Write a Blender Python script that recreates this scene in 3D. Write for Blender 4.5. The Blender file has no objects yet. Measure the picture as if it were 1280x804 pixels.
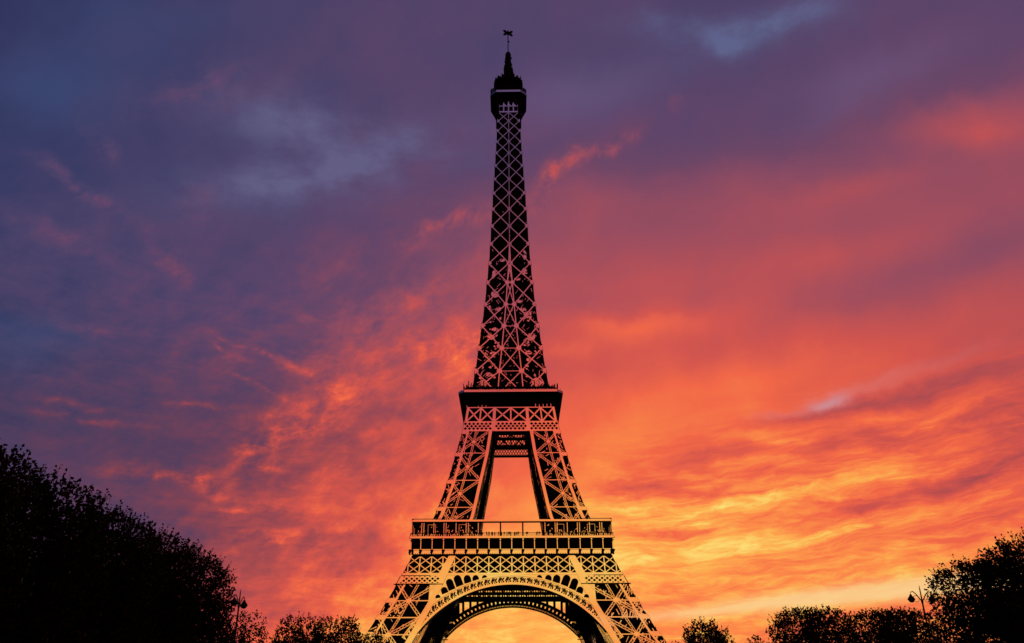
import bpy, math, random
from math import sin, cos, tan, pi, sqrt, radians, degrees, atan2, asin, hypot
from mathutils import Vector, Matrix

S = bpy.context.scene
COL = S.collection

# ------------------------------------------------------------------ camera
F_PX, CX, CY = 1051.85, 624.17, 402.0          # focal length and principal point, in pixels of a 1280 x 804 frame
PITCH, ROLL, YAW = radians(25.094), radians(-0.092), radians(-0.865)
EYE = Vector((0.0, -330.07, 1.7))
FWD = Vector((sin(YAW) * cos(PITCH), cos(YAW) * cos(PITCH), sin(PITCH)))
_r = Vector((cos(YAW), -sin(YAW), 0)); _u = _r.cross(FWD)
RIGHT = _r * cos(ROLL) + _u * sin(ROLL)
UP = _u * cos(ROLL) - _r * sin(ROLL)
cam_d = bpy.data.cameras.new('camera')
cam = bpy.data.objects.new('camera', cam_d); COL.objects.link(cam)
M = Matrix((RIGHT, UP, -FWD)).transposed().to_4x4(); M.translation = EYE
cam.matrix_world = M
cam_d.sensor_fit = 'HORIZONTAL'; cam_d.sensor_width = 36
cam_d.lens = 36 * F_PX / 1280
cam_d.shift_x = (640 - CX) / 1280
cam_d.clip_start, cam_d.clip_end = 0.5, 20000
S.camera = cam

def az_el(px, py):
    d = FWD * F_PX + RIGHT * (px - CX) + UP * (CY - py)
    return degrees(atan2(d.x, d.y)), degrees(atan2(d.z, hypot(d.x, d.y)))

def px_of(az, el):
    a, e = radians(az), radians(el)
    d = Vector((sin(a) * cos(e), cos(a) * cos(e), sin(e)))
    z = d.dot(FWD)
    return CX + F_PX * d.dot(RIGHT) / z, CY - F_PX * d.dot(UP) / z

S.view_settings.view_transform = 'Standard'
S.view_settings.look = 'None'
S.view_settings.exposure = 0.0
S.view_settings.gamma = 1.0
S.view_settings.use_curve_mapping = False
S.cycles.max_bounces = 4
S.cycles.sample_clamp_indirect = 4

# ------------------------------------------------------------------ sky (world)
W0 = bpy.data.worlds.new('World'); S.world = W0; W0.use_nodes = True
NT = W0.node_tree; NT.nodes.clear()

def N(kind, **kw):
    n = NT.nodes.new(kind)
    for k, v in kw.items(): setattr(n, k, v)
    return n
def L(a, b): NT.links.new(a, b)
def setin(sock, v):
    if hasattr(v, 'links') or isinstance(v, bpy.types.NodeSocket): L(v, sock)
    else: sock.default_value = v
def ma(op, a, b=None, c=None, clamp=False):
    n = N('ShaderNodeMath', operation=op, use_clamp=clamp)
    setin(n.inputs[0], a)
    if b is not None: setin(n.inputs[1], b)
    if c is not None: setin(n.inputs[2], c)
    return n.outputs[0]
def vm(op, a, b=None):
    n = N('ShaderNodeVectorMath', operation=op)
    setin(n.inputs[0], a)
    if b is not None: setin(n.inputs[1], b)
    return n.outputs['Value'] if op in ('DOT_PRODUCT', 'LENGTH') else n.outputs[0]
def comb(x, y, z=0.0):
    n = N('ShaderNodeCombineXYZ')
    for i, v in enumerate((x, y, z)): setin(n.inputs[i], v)
    return n.outputs[0]
def rng(v, a, b, c=0.0, d=1.0, smooth=True):
    n = N('ShaderNodeMapRange', interpolation_type='SMOOTHSTEP' if smooth else 'LINEAR')
    setin(n.inputs[0], v)
    for i, q in zip((1, 2, 3, 4), (a, b, c, d)): n.inputs[i].default_value = q
    return n.outputs[0]
def noise(vec, scale, detail=4, rough=.55, dist=0.0, color=False):
    n = N('ShaderNodeTexNoise'); setin(n.inputs['Vector'], vec)
    n.inputs['Scale'].default_value = scale; n.inputs['Detail'].default_value = detail
    n.inputs['Roughness'].default_value = rough; n.inputs['Distortion'].default_value = dist
    return n.outputs['Color'] if color else n.outputs[0]

def lin(c): return tuple((v / 255 / 12.92) if v / 255 <= .04045 else ((v / 255 + .055) / 1.055) ** 2.4 for v in c)

tc = N('ShaderNodeTexCoord')
sep = N('ShaderNodeSeparateXYZ'); L(tc.outputs['Generated'], sep.inputs[0])
DX, DY, DZ = sep.outputs
AZ = ma('MULTIPLY', ma('ARCTAN2', DX, ma('ABSOLUTE', DY)), 180 / pi)  # sky mirrored front to back, for the tower's lit faces to reflect
EL = ma('MULTIPLY', ma('ARCSINE', DZ), 180 / pi)
P0 = comb(AZ, EL)
# ragged cloud edges: the angles are displaced by noise before anything is looked up
wn = noise(P0, .16, 5, .6, 0, True)
wv = vm('SUBTRACT', wn, (.5, .5, .5))
P1 = vm('ADD', P0, vm('MULTIPLY', wv, (5.0, 3.2, 0)))
s1 = N('ShaderNodeSeparateXYZ'); L(P1, s1.inputs[0]); AZ1, EL1 = s1.outputs[0], s1.outputs[1]

# warmth of the cloud deck: 0 = dusk blue, 1 = burning yellow.  Columns: azimuth, rows: elevation
GX = [0, 128, 256, 384, 512, 640, 768, 896, 1024, 1152, 1280]
GY = [0, 100, 200, 300, 400, 500, 600, 700, 800]
GT = [[.04, .14, .20, .25, .30, .35, .33, .27, .35, .38, .34],
      [.10, .14, .28, .34, .37, .34, .31, .31, .40, .42, .46],
      [.11, .16, .25, .27, .30, .40, .45, .46, .46, .52, .60],
      [.22, .29, .34, .36, .46, .58, .60, .63, .65, .62, .56],
      [.22, .30, .36, .44, .54, .64, .67, .67, .68, .65, .68],
      [.27, .31, .38, .52, .66, .72, .77, .80, .79, .76, .72],
      [.32, .38, .48, .60, .72, .83, .885, .865, .855, .83, .78],
      [.40, .48, .59, .74, .86, .91, .925, .915, .895, .88, .85],
      [.48, .58, .75, .89, .93, .93, .91, .88, .86, .87, .85]]
def grid(px, py):
    px = min(max(px, 0), 1279.9); py = min(max(py, 0), 799.9)
    i, j = int(px / 128), int(py / 100); a, b = px / 128 - i, py / 100 - j
    return (GT[j][i] * (1 - a) + GT[j][i + 1] * a) * (1 - b) + (GT[j + 1][i] * (1 - a) + GT[j + 1][i + 1] * a) * b
AZR = ma('MULTIPLY_ADD', AZ1, 1 / 88, .5, True)
base = None
ROWS = [2 + 5 * k for k in range(10)]
for j, e in enumerate(ROWS):
    fc = N('ShaderNodeFloatCurve'); cv = fc.mapping.curves[0]
    vals = []
    for k in range(12):
        a = -44 + 8 * k
        vals.append((k / 11, grid(*px_of(a, e))))
    cv.points[0].location = vals[0]; cv.points[1].location = vals[-1]
    for v in vals[1:-1]: cv.points.new(*v)
    fc.mapping.update()
    L(AZR, fc.inputs[1])
    if j == 0: w = rng(EL1, e, e + 5, 1, 0, True)
    elif j == len(ROWS) - 1: w = rng(EL1, e - 5, e, 0, 1, True)
    else: w = ma('MULTIPLY', rng(EL1, e - 5, e), rng(EL1, e, e + 5, 1, 0))
    base = ma('MULTIPLY', fc.outputs[0], w) if base is None else ma('MULTIPLY_ADD', fc.outputs[0], w, base)

def blob(px, py, rx, ry, ang, P):
    """soft elliptical patch of sky at a direction; ang = degrees the long axis rises to the right"""
    a0, e0 = az_el(px, py); c, s = cos(radians(ang)), sin(radians(ang))
    a1, e1 = az_el(px + rx * c, py - rx * s); a2, e2 = az_el(px + ry * s, py + ry * c)
    m = Matrix(((a1 - a0, a2 - a0), (e1 - e0, e2 - e0))).inverted()
    d = vm('SUBTRACT', P, (a0, e0, 0))
    u = vm('DOT_PRODUCT', d, (m[0][0], m[0][1], 0)); v = vm('DOT_PRODUCT', d, (m[1][0], m[1][1], 0))
    r = ma('MULTIPLY_ADD', u, u, ma('MULTIPLY', v, v))
    return ma('EXPONENT', ma('MULTIPLY', r, -1))
def gather(items, P):
    acc = 0.0
    for (px, py, rx, ry, ang, amp) in items:
        acc = ma('MULTIPLY_ADD', blob(px, py, rx, ry, ang, P), amp, acc)
    return acc

SMOOTH = [(1235, 152, 95, 32, 8, .13), (1050, 242, 110, 22, 14, .09), (790, 405, 95, 18, 6, .11), (700, 440, 60, 12, 10, .05),
          (1120, 355, 230, 34, 18, -.08), (960, 465, 230, 26, 13, .05),
          (1100, 503, 170, 13, 13, -.15), (890, 568, 66, 15, 6, -.11), (1085, 549, 95, 12, 12, -.11), (1205, 588, 110, 14, 20, -.17),
          (1070, 638, 80, 9, 12, -.10), (800, 606, 66, 12, 0, -.10), (830, 659, 70, 9, 4, -.09), (960, 600, 80, 8, 8, -.06), (1180, 650, 120, 8, 12, -.06),
          (970, 553, 60, 6, -6, .06), (1250, 572, 60, 7, 16, .09), (1180, 520, 90, 6, 16, .06), (930, 690, 120, 22, 10, .02), (1180, 690, 100, 16, 10, .03), (750, 552, 70, 28, 25, .03), (800, 632, 90, 8, 2, .06),
          (960, 625, 90, 8, 8, .05), (1090, 600, 90, 8, 14, .05),
          (300, 674, 130, 20, -8, -.10), (440, 700, 30, 44, -35, -.15), (385, 655, 80, 14, -10, -.08), (300, 716, 70, 22, 0, -.06),
          (480, 590, 90, 26, 25, .03), (950, 780, 160, 8, 4, -.08), (840, 700, 120, 24, 6, .04), (640, 700, 140, 40, 0, .02)]
WISPY = [(330, 548, 60, 20, 35, .13), (395, 508, 85, 30, 35, .12), (470, 455, 100, 30, 28, .07), (320, 560, 60, 20, 30, .08), (370, 535, 40, 8, 20, .08), (425, 525, 50, 7, 30, .06), (510, 470, 50, 9, 20, .06), (560, 430, 50, 24, 0, .13), (540, 285, 80, 14, 14, .15), (500, 385, 80, 20, 35, .12),
         (585, 448, 22, 34, -40, .12), (715, 212, 60, 13, 38, .12), (688, 226, 40, 14, 40, .12), (775, 182, 44, 10, 32, .11), (852, 115, 26, 9, 55, .08),
         (95, 235, 55, 10, -28, .34), (128, 178, 30, 13, -52, .26), (245, 115, 70, 26, 8, .15), (205, 320, 40, 18, -60, .15),
         (80, 295, 70, 13, -22, .16), (250, 268, 30, 24, 40, .12), (215, 592, 70, 9, -4, .18), (268, 608, 60, 14, -14, .15), (180, 596, 40, 5, -4, .12),
         (335, 445, 75, 5, -20, .20), (280, 440, 24, 5, -30, .2), (320, 485, 44, 4, -18, .16), (240, 510, 46, 4, -10, .22), (90, 500, 60, 5, -8, .2), (110, 522, 60, 5, -8, .24), (60, 470, 60, 4, -10, .14),
         (120, 405, 60, 8, -4, .14), (355, 680, 66, 6, 10, .14), (395, 690, 60, 14, -14, .11), (330, 668, 40, 4, 6, .1), (395, 720, 50, 14, 0, .08), (300, 636, 26, 6, -6, .16), (385, 595, 40, 8, 10, .12), (340, 580, 36, 6, -4, .14),
         (430, 660, 60, 9, 8, .10), (545, 520, 14, 9, -20, .10), (470, 540, 30, 8, 10, .08)]
fine = noise(comb(ma('MULTIPLY', AZ, .8), ma('MULTIPLY_ADD', AZ, -.30, ma('MULTIPLY', EL, 1.15)), 2.0), .62, 8, .66, .30)
fine_c = rng(fine, .36, .66, .05, 1.25, False)
# streaks: long thin clouds, nearly level on the left and rising to the right on the right-hand side
SH = ma('SUBTRACT', ma('MULTIPLY_ADD', ma('SUBTRACT', EL1, EL), .45, EL), ma('MULTIPLY', AZ, ma('MULTIPLY_ADD', AZ, .0016, .012)))
sv = comb(ma('MULTIPLY', AZ, .075), ma('MULTIPLY', SH, .46), 3.0)
st = noise(sv, 1.0, 8, .62, .8)
st2 = noise(comb(ma('MULTIPLY', AZ, .32), ma('MULTIPLY', SH, 1.9), 9.0), 1.0, 8, .64, .9)
st_n = ma('ADD', rng(st, .30, .70, -1, 1, False), ma('MULTIPLY', rng(st2, .3, .7, -1, 1, False), .8))
m_right = ma('MULTIPLY', rng(AZ, 1, 9), rng(ma('MULTIPLY_ADD', AZ, -.10, EL), 18.5, 11.5))
m_low = ma('MULTIPLY', rng(EL, 12, 6), .75)
m_left = ma('MULTIPLY', ma('MULTIPLY', rng(AZ, -5, -16), rng(EL, 31, 22)), .55)
m_all = ma('MAXIMUM', ma('MAXIMUM', m_right, m_low), ma('MAXIMUM', m_left, .03))
# soft mottling
mt = noise(comb(ma('MULTIPLY', AZ, .8), ma('MULTIPLY_ADD', AZ, -.25, EL), 5.0), .17, 6, .56, .3)
mt_n = rng(mt, .3, .7, -1, 1, False)
m_mott = ma('MULTIPLY', rng(AZ, 12, -6), .03)
m_mott = ma('ADD', m_mott, .02)
md = noise(comb(ma('MULTIPLY', AZ, .75), ma('MULTIPLY_ADD', AZ, -.30, EL), 15.0), .55, 7, .64, .2)
md_n = rng(md, .3, .7, -1, 1, False)
m_md = ma('MULTIPLY', ma('MULTIPLY', rng(AZ, 4, -6), rng(EL, 34, 24)), .075)

T = ma('ADD', base, gather(SMOOTH, P1))
T = ma('MULTIPLY_ADD', gather(WISPY, P1), fine_c, T)
T = ma('MULTIPLY_ADD', st_n, ma('MULTIPLY', m_all, .072), T)
T = ma('MULTIPLY_ADD', mt_n, m_mott, T)
T = ma('MULTIPLY_ADD', md_n, m_md, T)
cr = N('ShaderNodeValToRGB'); L(T, cr.inputs[0]); ramp = cr.color_ramp; ramp.interpolation = 'LINEAR'
PAL = [(0, (40, 42, 80)), (.14, (56, 59, 101)), (.28, (76, 66, 105)), (.38, (93, 69, 106)), (.46, (113, 71, 102)), (.54, (144, 76, 98)),
       (.63, (176, 80, 90)), (.72, (212, 86, 80)), (.80, (243, 104, 74)), (.87, (254, 138, 74)), (.935, (254, 176, 82)), (1.0, (254, 222, 116))]
for i, (p, c) in enumerate(PAL):
    e = ramp.elements[i] if i < 2 else ramp.elements.new(p)
    e.position = p; e.color = (*lin(c), 1)
cr2 = N('ShaderNodeValToRGB'); L(T, cr2.inputs[0]); r2_ = cr2.color_ramp
PAL2 = [(0, (38, 40, 74)), (.14, (52, 52, 88)), (.28, (74, 60, 94)), (.38, (92, 62, 92)), (.46, (112, 64, 88)), (.54, (138, 67, 82)),
        (.63, (172, 74, 78)), (.72, (213, 84, 74)), (.80, (244, 103, 70)), (.87, (254, 138, 72)), (.935, (254, 178, 82)), (1.0, (254, 224, 118))]
for i, (p, c) in enumerate(PAL2):
    e = r2_.elements[i] if i < 2 else r2_.elements.new(p)
    e.position = p; e.color = (*lin(c), 1)
# clear patches of sky between the clouds, seen in other tints
def mixc(f, a, b):
    n = N('ShaderNodeMix', data_type='RGBA'); setin(n.inputs[0], f); setin(n.inputs[6], a); setin(n.inputs[7], b)
    return n.outputs[2]
C = mixc(rng(EL, 26, 15), cr.outputs[0], cr2.outputs[0])
soft = rng(noise(comb(ma('MULTIPLY', AZ, .7), ma('MULTIPLY', EL, 1.5), 4.0), .33, 7, .62, .1), .34, .66, .2, 1.15, False)
CLEAR = [((104, 101, 140), .75, [(390, 165, 95, 30, 0, .8), (350, 235, 110, 32, 8, .9), (500, 190, 90, 30, 14, .7), (430, 215, 60, 16, 14, .5), (330, 130, 60, 30, 0, .4)], soft),
         ((98, 106, 148), .8, [(930, 42, 80, 24, 8, .9), (910, 60, 24, 16, -40, .6), (820, 30, 60, 16, 0, .4), (1000, 20, 50, 18, 10, .5)], soft),
         ((62, 78, 122), .7, [(55, 115, 90, 40, 0, .8), (40, 410, 90, 22, -6, .5), (20, 440, 60, 30, 0, .3), (150, 60, 90, 40, 0, .3), (190, 20, 120, 24, 0, .3)], 1.0),
         ((112, 96, 138), .5, [(760, 110, 90, 30, 20, .6), (690, 130, 50, 40, 0, .4), (1100, 90, 110, 24, 20, .5), (1060, 130, 60, 20, 25, .4)], 1.0),
         ((206, 142, 150), .9, [(1034, 501, 26, 9, 14, 1.0), (1085, 482, 50, 7, 18, .2), (1170, 458, 70, 8, 18, .12), (975, 518, 40, 6, 12, .2)], 1.0)]
for colr, top, items, mod in CLEAR:
    g = gather(items, P1)
    if mod != 1.0: g = ma('MULTIPLY', g, mod)
    C = mixc(ma('MULTIPLY', ma('MINIMUM', g, 1.0), top), C, (*lin(colr), 1))
P2 = vm('ADD', P0, vm('MULTIPLY', wv, (4.0, .8, 0)))
gap = gather([(1075, 744, 190, 11, 6, 1.3), (850, 768, 120, 6, 6, .6), (1250, 722, 120, 13, 6, 1.0)], P2)
C = mixc(ma('MULTIPLY', ma('MINIMUM', gap, 1.0), ma('MULTIPLY_ADD', st2, .5, .6, True)), C, (*lin((252, 206, 142)), 1))
# beyond the afterglow the sky is dim: zenith, the far sides, and all but an added band behind the camera, repeating the sunset for the lit faces
dim = ma('MULTIPLY', rng(EL, 47, 62, 1, .10), rng(ma('ABSOLUTE', AZ), 43, 62, 1, .45))
opp = ma('MULTIPLY', rng(DY, 0, -.15), rng(ma('ABSOLUTE', AZ), 15, 24))
dim = ma('MULTIPLY', dim, ma('MULTIPLY_ADD', opp, -.9, 1.0))
C = vm('SCALE', C); NT.nodes[-1].inputs['Scale'].default_value = 1
L(dim, NT.nodes[-1].inputs['Scale'])
SUN_EL, SUN_AZ = radians(2.0), radians(6.0)          # just over the horizon behind the tower
bg = N('ShaderNodeBackground'); L(C, bg.inputs[0]); bg.inputs[1].default_value = 1.0
sk = N('ShaderNodeTexSky', sky_type='NISHITA'); sk.sun_disc = False; sk.sun_elevation = SUN_EL; sk.sun_rotation = SUN_AZ
bg2 = N('ShaderNodeBackground'); L(sk.outputs[0], bg2.inputs[0]); bg2.inputs[1].default_value = .05
mx = N('ShaderNodeMixShader'); mx.inputs[0].default_value = .97
L(bg2.outputs[0], mx.inputs[1]); L(bg.outputs[0], mx.inputs[2])
wo = N('ShaderNodeOutputWorld'); L(mx.outputs[0], wo.inputs[0])

# ------------------------------------------------------------------ sun, low behind the tower
sd = bpy.data.lights.new('sun', 'SUN'); sd.energy = .25; sd.angle = radians(.5); sd.color = (1, .72, .45)
so = bpy.data.objects.new('sun', sd); COL.objects.link(so)
sdir = Vector((sin(SUN_AZ) * cos(SUN_EL), cos(SUN_AZ) * cos(SUN_EL), sin(SUN_EL)))
so.rotation_euler = sdir.to_track_quat('Z', 'Y').to_euler(); so.location = sdir * 900

# ------------------------------------------------------------------ materials
def mat(name, col, rough=.6, metal=0.0, spec=.3, flat=False, bump=0.0, bscale=3.0, var=0.0):
    m = bpy.data.materials.new(name); m.use_nodes = True
    nt = m.node_tree; b = nt.nodes['Principled BSDF']
    b.inputs['Base Color'].default_value = (*col, 1); b.inputs['Roughness'].default_value = rough
    b.inputs['Metallic'].default_value = metal; b.inputs['Specular IOR Level'].default_value = spec
    if var or bump:
        tx = nt.nodes.new('ShaderNodeTexCoord'); nz = nt.nodes.new('ShaderNodeTexNoise')
        nt.links.new(tx.outputs['Object'], nz.inputs['Vector']); nz.inputs['Scale'].default_value = bscale; nz.inputs['Detail'].default_value = 5
    if var:
        r = nt.nodes.new('ShaderNodeValToRGB'); nt.links.new(nz.outputs[0], r.inputs[0])
        r.color_ramp.elements[0].position = .3; r.color_ramp.elements[1].position = .7
        r.color_ramp.elements[0].color = (*[c * (1 - var) for c in col], 1); r.color_ramp.elements[1].color = (*[min(1, c * (1 + var)) for c in col], 1)
        nt.links.new(r.outputs[0], b.inputs['Base Color'])
    if bump:
        bp = nt.nodes.new('ShaderNodeBump'); bp.inputs['Strength'].default_value = bump
        nt.links.new(nz.outputs[0], bp.inputs['Height']); nt.links.new(bp.outputs[0], b.inputs['Normal'])
    if flat:      # shading normal made level, so leaning lit faces mirror the low sky
        g = nt.nodes.new('ShaderNodeNewGeometry'); a = nt.nodes.new('ShaderNodeVectorMath'); a.operation = 'MULTIPLY'
        nt.links.new(g.outputs['Normal'], a.inputs[0]); a.inputs[1].default_value = (1, 1, 0)
        q = nt.nodes.new('ShaderNodeVectorMath'); q.operation = 'NORMALIZE'; nt.links.new(a.outputs[0], q.inputs[0])
        nt.links.new(q.outputs[0], b.inputs['Normal'])
    return m
LIT = mat('iron_lit_mirror', (.97, .94, .92), .05, 1.0, .5, flat=True)  # lit copy of the tower iron: a mirror that takes the sky's colours
DARK = mat('iron_shaded_black', (.010, .0095, .009), .95, 0, .04, var=.3, bscale=.4)  # shaded copy of the tower iron, the shade held in a near-black colour
STONE = mat('plinth_stone', (.30, .27, .23), .85, 0, .3, bump=.3, bscale=2, var=.2)
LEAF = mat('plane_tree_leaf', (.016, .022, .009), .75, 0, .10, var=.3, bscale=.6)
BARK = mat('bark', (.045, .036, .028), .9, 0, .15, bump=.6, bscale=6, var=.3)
LAMP_IRON = mat('lamp_iron', (.012, .013, .012), .6, 0, .25, var=.2, bscale=5)
LAMP_GLASS = mat('lamp_shade_enamel', (.02, .02, .02), .5, 0, .3, var=.2, bscale=5)
CLOTH = mat('dark_clothing', (.014, .013, .016), .9, 0, .1, var=.3, bscale=3)
GRASS = mat('lawn', (.035, .05, .018), .95, 0, .1, bump=.8, bscale=4, var=.4)
SAND = mat('sand_path', (.30, .25, .18), .95, 0, .1, bump=.3, bscale=5, var=.2)

class MB:
    """collects vertices and faces for one mesh; on the tower, material 0 = lit mirror face, 1 = shaded black"""
    def __init__(s): s.v, s.f, s.m = [], [], []
    def add(s, vs, fs, ms=0):
        o = len(s.v); s.v += [tuple(v) for v in vs]
        for i, f in enumerate(fs):
            s.f.append([o + k for k in f]); s.m.append(ms if isinstance(ms, int) else ms[i])
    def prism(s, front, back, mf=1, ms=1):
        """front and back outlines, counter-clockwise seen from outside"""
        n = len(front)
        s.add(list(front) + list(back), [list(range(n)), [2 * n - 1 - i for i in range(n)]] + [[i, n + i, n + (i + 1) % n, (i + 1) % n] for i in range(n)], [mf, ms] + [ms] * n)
    def box(s, x0, x1, y0, y1, z0, z1, m=0):
        s.add([(x, y, z) for z in (z0, z1) for y in (y0, y1) for x in (x0, x1)],
              [(0, 2, 3, 1), (4, 5, 7, 6), (0, 1, 5, 4), (2, 6, 7, 3), (0, 4, 6, 2), (1, 3, 7, 5)], m)
    def tube(s, pts, rad, n=8, m=0, cap=True):
        pts = [Vector(p) for p in pts]; rings = []
        for i, p in enumerate(pts):
            t = (pts[min(i + 1, len(pts) - 1)] - pts[max(i - 1, 0)]).normalized()
            a = t.cross(Vector((0, 0, 1)) if abs(t.z) < .9 else Vector((1, 0, 0))).normalized(); b = t.cross(a)
            r = rad[i] if isinstance(rad, (list, tuple)) else rad
            rings.append([p + (a * cos(2 * pi * k / n) + b * sin(2 * pi * k / n)) * r for k in range(n)])
        fs = [[i * n + k, i * n + (k + 1) % n, (i + 1) * n + (k + 1) % n, (i + 1) * n + k] for i in range(len(pts) - 1) for k in range(n)]
        if cap: fs += [list(range(n))[::-1], [(len(pts) - 1) * n + k for k in range(n)]]
        s.add([v for r in rings for v in r], fs, m)
    def lathe(s, prof, c=(0, 0, 0), n=12, m=0):
        vs = [(c[0] + r * cos(2 * pi * k / n), c[1] + r * sin(2 * pi * k / n), c[2] + z) for r, z in prof for k in range(n)]
        fs = [[i * n + k, i * n + (k + 1) % n, (i + 1) * n + (k + 1) % n, (i + 1) * n + k] for i in range(len(prof) - 1) for k in range(n)]
        fs += [list(range(n))[::-1], [(len(prof) - 1) * n + k for k in range(n)]]
        s.add(vs, fs, m)
    def build(s, name, mats, parent=None, smooth=False):
        me = bpy.data.meshes.new(name); me.from_pydata(s.v, [], s.f)
        for m in (mats if isinstance(mats, (list, tuple)) else [mats]): me.materials.append(m)
        me.polygons.foreach_set('material_index', s.m)
        if smooth: me.polygons.foreach_set('use_smooth', [True] * len(s.f))
        me.update()
        o = bpy.data.objects.new(name, me); COL.objects.link(o)
        if parent: o.parent = parent
        return o
def tag(o, label=None, cat=None, group=None, kind=None):
    for k, v in (('label', label), ('category', cat), ('group', group), ('kind', kind)):
        if v: o[k] = v
    return o
def empty(name, loc=(0, 0, 0), rz=0):
    o = bpy.data.objects.new(name, None); COL.objects.link(o); o.location = loc; o.rotation_euler.z = rz; o.empty_display_size = 1
    return o

# ------------------------------------------------------------------ ground
g = MB(); g.add([(-6000, -3000, 0), (6000, -3000, 0), (6000, 9000, 0), (-6000, 9000, 0)], [(0, 1, 2, 3)])
tag(g.build('lawn_ground', GRASS), kind='structure')
for nm, x0, x1 in (('sand_path', -19, -11), ('sand_path', 12, 24)):
    g = MB(); g.add([(x0, -420, .004), (x1, -420, .004), (x1, -75, .004), (x0, -75, .004)], [(0, 1, 2, 3)])
    tag(g.build(nm, SAND), kind='structure')
g = MB(); g.add([(-75, -74, .004), (75, -74, .004), (75, 75, .004), (-75, 75, .004)], [(0, 1, 2, 3)])
tag(g.build('esplanade', SAND), kind='structure')

# ------------------------------------------------------------------ the tower
R = random.Random(7)
TW = tag(empty('iron_tower', (-.3, 0, 0)), 'tall four legged iron lattice tower with two platforms, arch and antenna, dark against the sunset', 'tower')
PROF = [(0, 62.45), (25.7, 46.2), (31.6, 43.2), (35.8, 41.2), (41.6, 38.5), (51.6, 34.15), (65.9, 27.9), (70.2, 26.35), (81, 23.26), (101.6, 18.5),
        (111.1, 17.2), (124, 14.6), (138, 13.0), (158.7, 10.7), (178.9, 9.1), (188.5, 8.5), (217.3, 7.2), (242, 5.95), (265.3, 4.95), (330, 4.2)]
INNER = [(0, 41.5), (10, 37.4), (22.4, 31.6), (25.5, 30.1), (31.7, 27.3), (35.4, 25.4), (40, 23.6), (51.4, 19.3), (57, 17.0), (65.9, 13.6), (69.8, 12.75), (80.2, 10.8), (91.5, 8.5), (101, 7.25), (117, 5.4)]
def interp(tab, h):
    if h <= tab[0][0]: return tab[0][1]
    for (a, b), (c, d) in zip(tab, tab[1:]):
        if h <= c: return b + (d - b) * (h - a) / (c - a)
    return tab[-1][1]
def Wd(h): return interp(PROF, h)
def In(h): return interp(INNER, h)
def rot(p, k):
    x, y, z = p
    for _ in range(k % 4): x, y = -y, x
    return (x, y, z)
def fp(k, u, h, d=0.0, plane=None):
    return rot((u, -((Wd(h) if plane is None else plane) + d), h), k)
def poly(B, k, pts, d0, d1, m=0, plane=None):
    """plate on face k; pts (u,h); front face gets material m"""
    a = sum(p[0] * q[1] - q[0] * p[1] for p, q in zip(pts, pts[1:] + pts[:1]))
    if a < 0: pts = pts[::-1]
    B.prism([fp(k, u, h, d1, plane) for u, h in pts], [fp(k, u, h, d0, plane) for u, h in pts], m, 1)
def bar(B, k, p, q, w, d0=.02, d1=.22, m=0, plane=None):
    dx, dy = q[0] - p[0], q[1] - p[1]; l = hypot(dx, dy)
    if l < 1e-4: return
    nx, ny = -dy / l * w / 2, dx / l * w / 2
    poly(B, k, [(p[0] - nx, p[1] - ny), (q[0] - nx, q[1] - ny), (q[0] + nx, q[1] + ny), (p[0] + nx, p[1] + ny)], d0, d1, m, plane)
def bars(B, k, pts, w, d0=.02, d1=.22, m=0, plane=None):
    for a, b in zip(pts, pts[1:]): bar(B, k, a, b, w, d0, d1, m, plane)
def laced(B, k, p, q, w, d=.25):
    """girder of two chords with lacing: light flats and dark openings"""
    l = hypot(q[0] - p[0], q[1] - p[1]); n = max(2, int(l / (w * 1.1)))
    ex, ey = (q[0] - p[0]) / l, (q[1] - p[1]) / l; o = w * .40
    at = lambda t, c: (p[0] + (q[0] - p[0]) * t - ey * c, p[1] + (q[1] - p[1]) * t + ex * c)
    for c in (-o, o): bar(B, k, at(0, c), at(1, c), w * .23, .02, d)
    for i in range(n):
        c = o if i % 2 else -o
        bar(B, k, at(i / n, -c), at((i + 1) / n, c), w * .13, .02, d - .04)
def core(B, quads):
    """stack of square outlines [(h, x0, x1, y0, y1)] as a closed black body standing for the shaded interior"""
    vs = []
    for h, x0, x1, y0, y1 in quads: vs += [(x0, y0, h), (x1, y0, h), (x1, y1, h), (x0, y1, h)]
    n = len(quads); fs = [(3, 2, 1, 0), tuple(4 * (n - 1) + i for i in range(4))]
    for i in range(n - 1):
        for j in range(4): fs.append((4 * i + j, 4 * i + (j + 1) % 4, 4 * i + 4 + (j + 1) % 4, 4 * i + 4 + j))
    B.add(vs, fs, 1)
def specks(B, k, u0, u1, h0, h1, n, lmin=.4, lmax=1.8, w=.22, clip=None):
    """small random mirror flats over the black core, standing for lit bracing"""
    for _ in range(n):
        u = R.uniform(u0, u1); h = R.uniform(h0, h1)
        if clip and not clip(u, h): continue
        a = R.choice((.9, 2.2, 1.57, .55, 2.6, 1.2, 1.9)) + R.uniform(-.15, .15); l = R.uniform(lmin, lmax) / 2
        bar(B, k, (u - cos(a) * l, h - sin(a) * l), (u + cos(a) * l, h + sin(a) * l), w * R.uniform(.6, 1.4), .02, .08 + R.uniform(0, .1))

leg_core = [MB() for _ in range(4)]; leg_lat = [MB() for _ in range(4)]
up_core = [MB() for _ in range(4)]; up_lat = [MB() for _ in range(4)]
def leg_of(k, s): return k % 4 if s < 0 else (k + 1) % 4
SG = [(-1, -1), (1, -1), (1, 1), (-1, 1)]
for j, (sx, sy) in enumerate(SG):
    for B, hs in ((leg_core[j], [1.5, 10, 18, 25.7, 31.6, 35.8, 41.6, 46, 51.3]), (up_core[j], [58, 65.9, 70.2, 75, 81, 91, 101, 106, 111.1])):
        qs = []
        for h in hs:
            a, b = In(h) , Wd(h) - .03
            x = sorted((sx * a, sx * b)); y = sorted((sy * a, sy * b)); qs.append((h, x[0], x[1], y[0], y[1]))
        core(B, qs)
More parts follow.
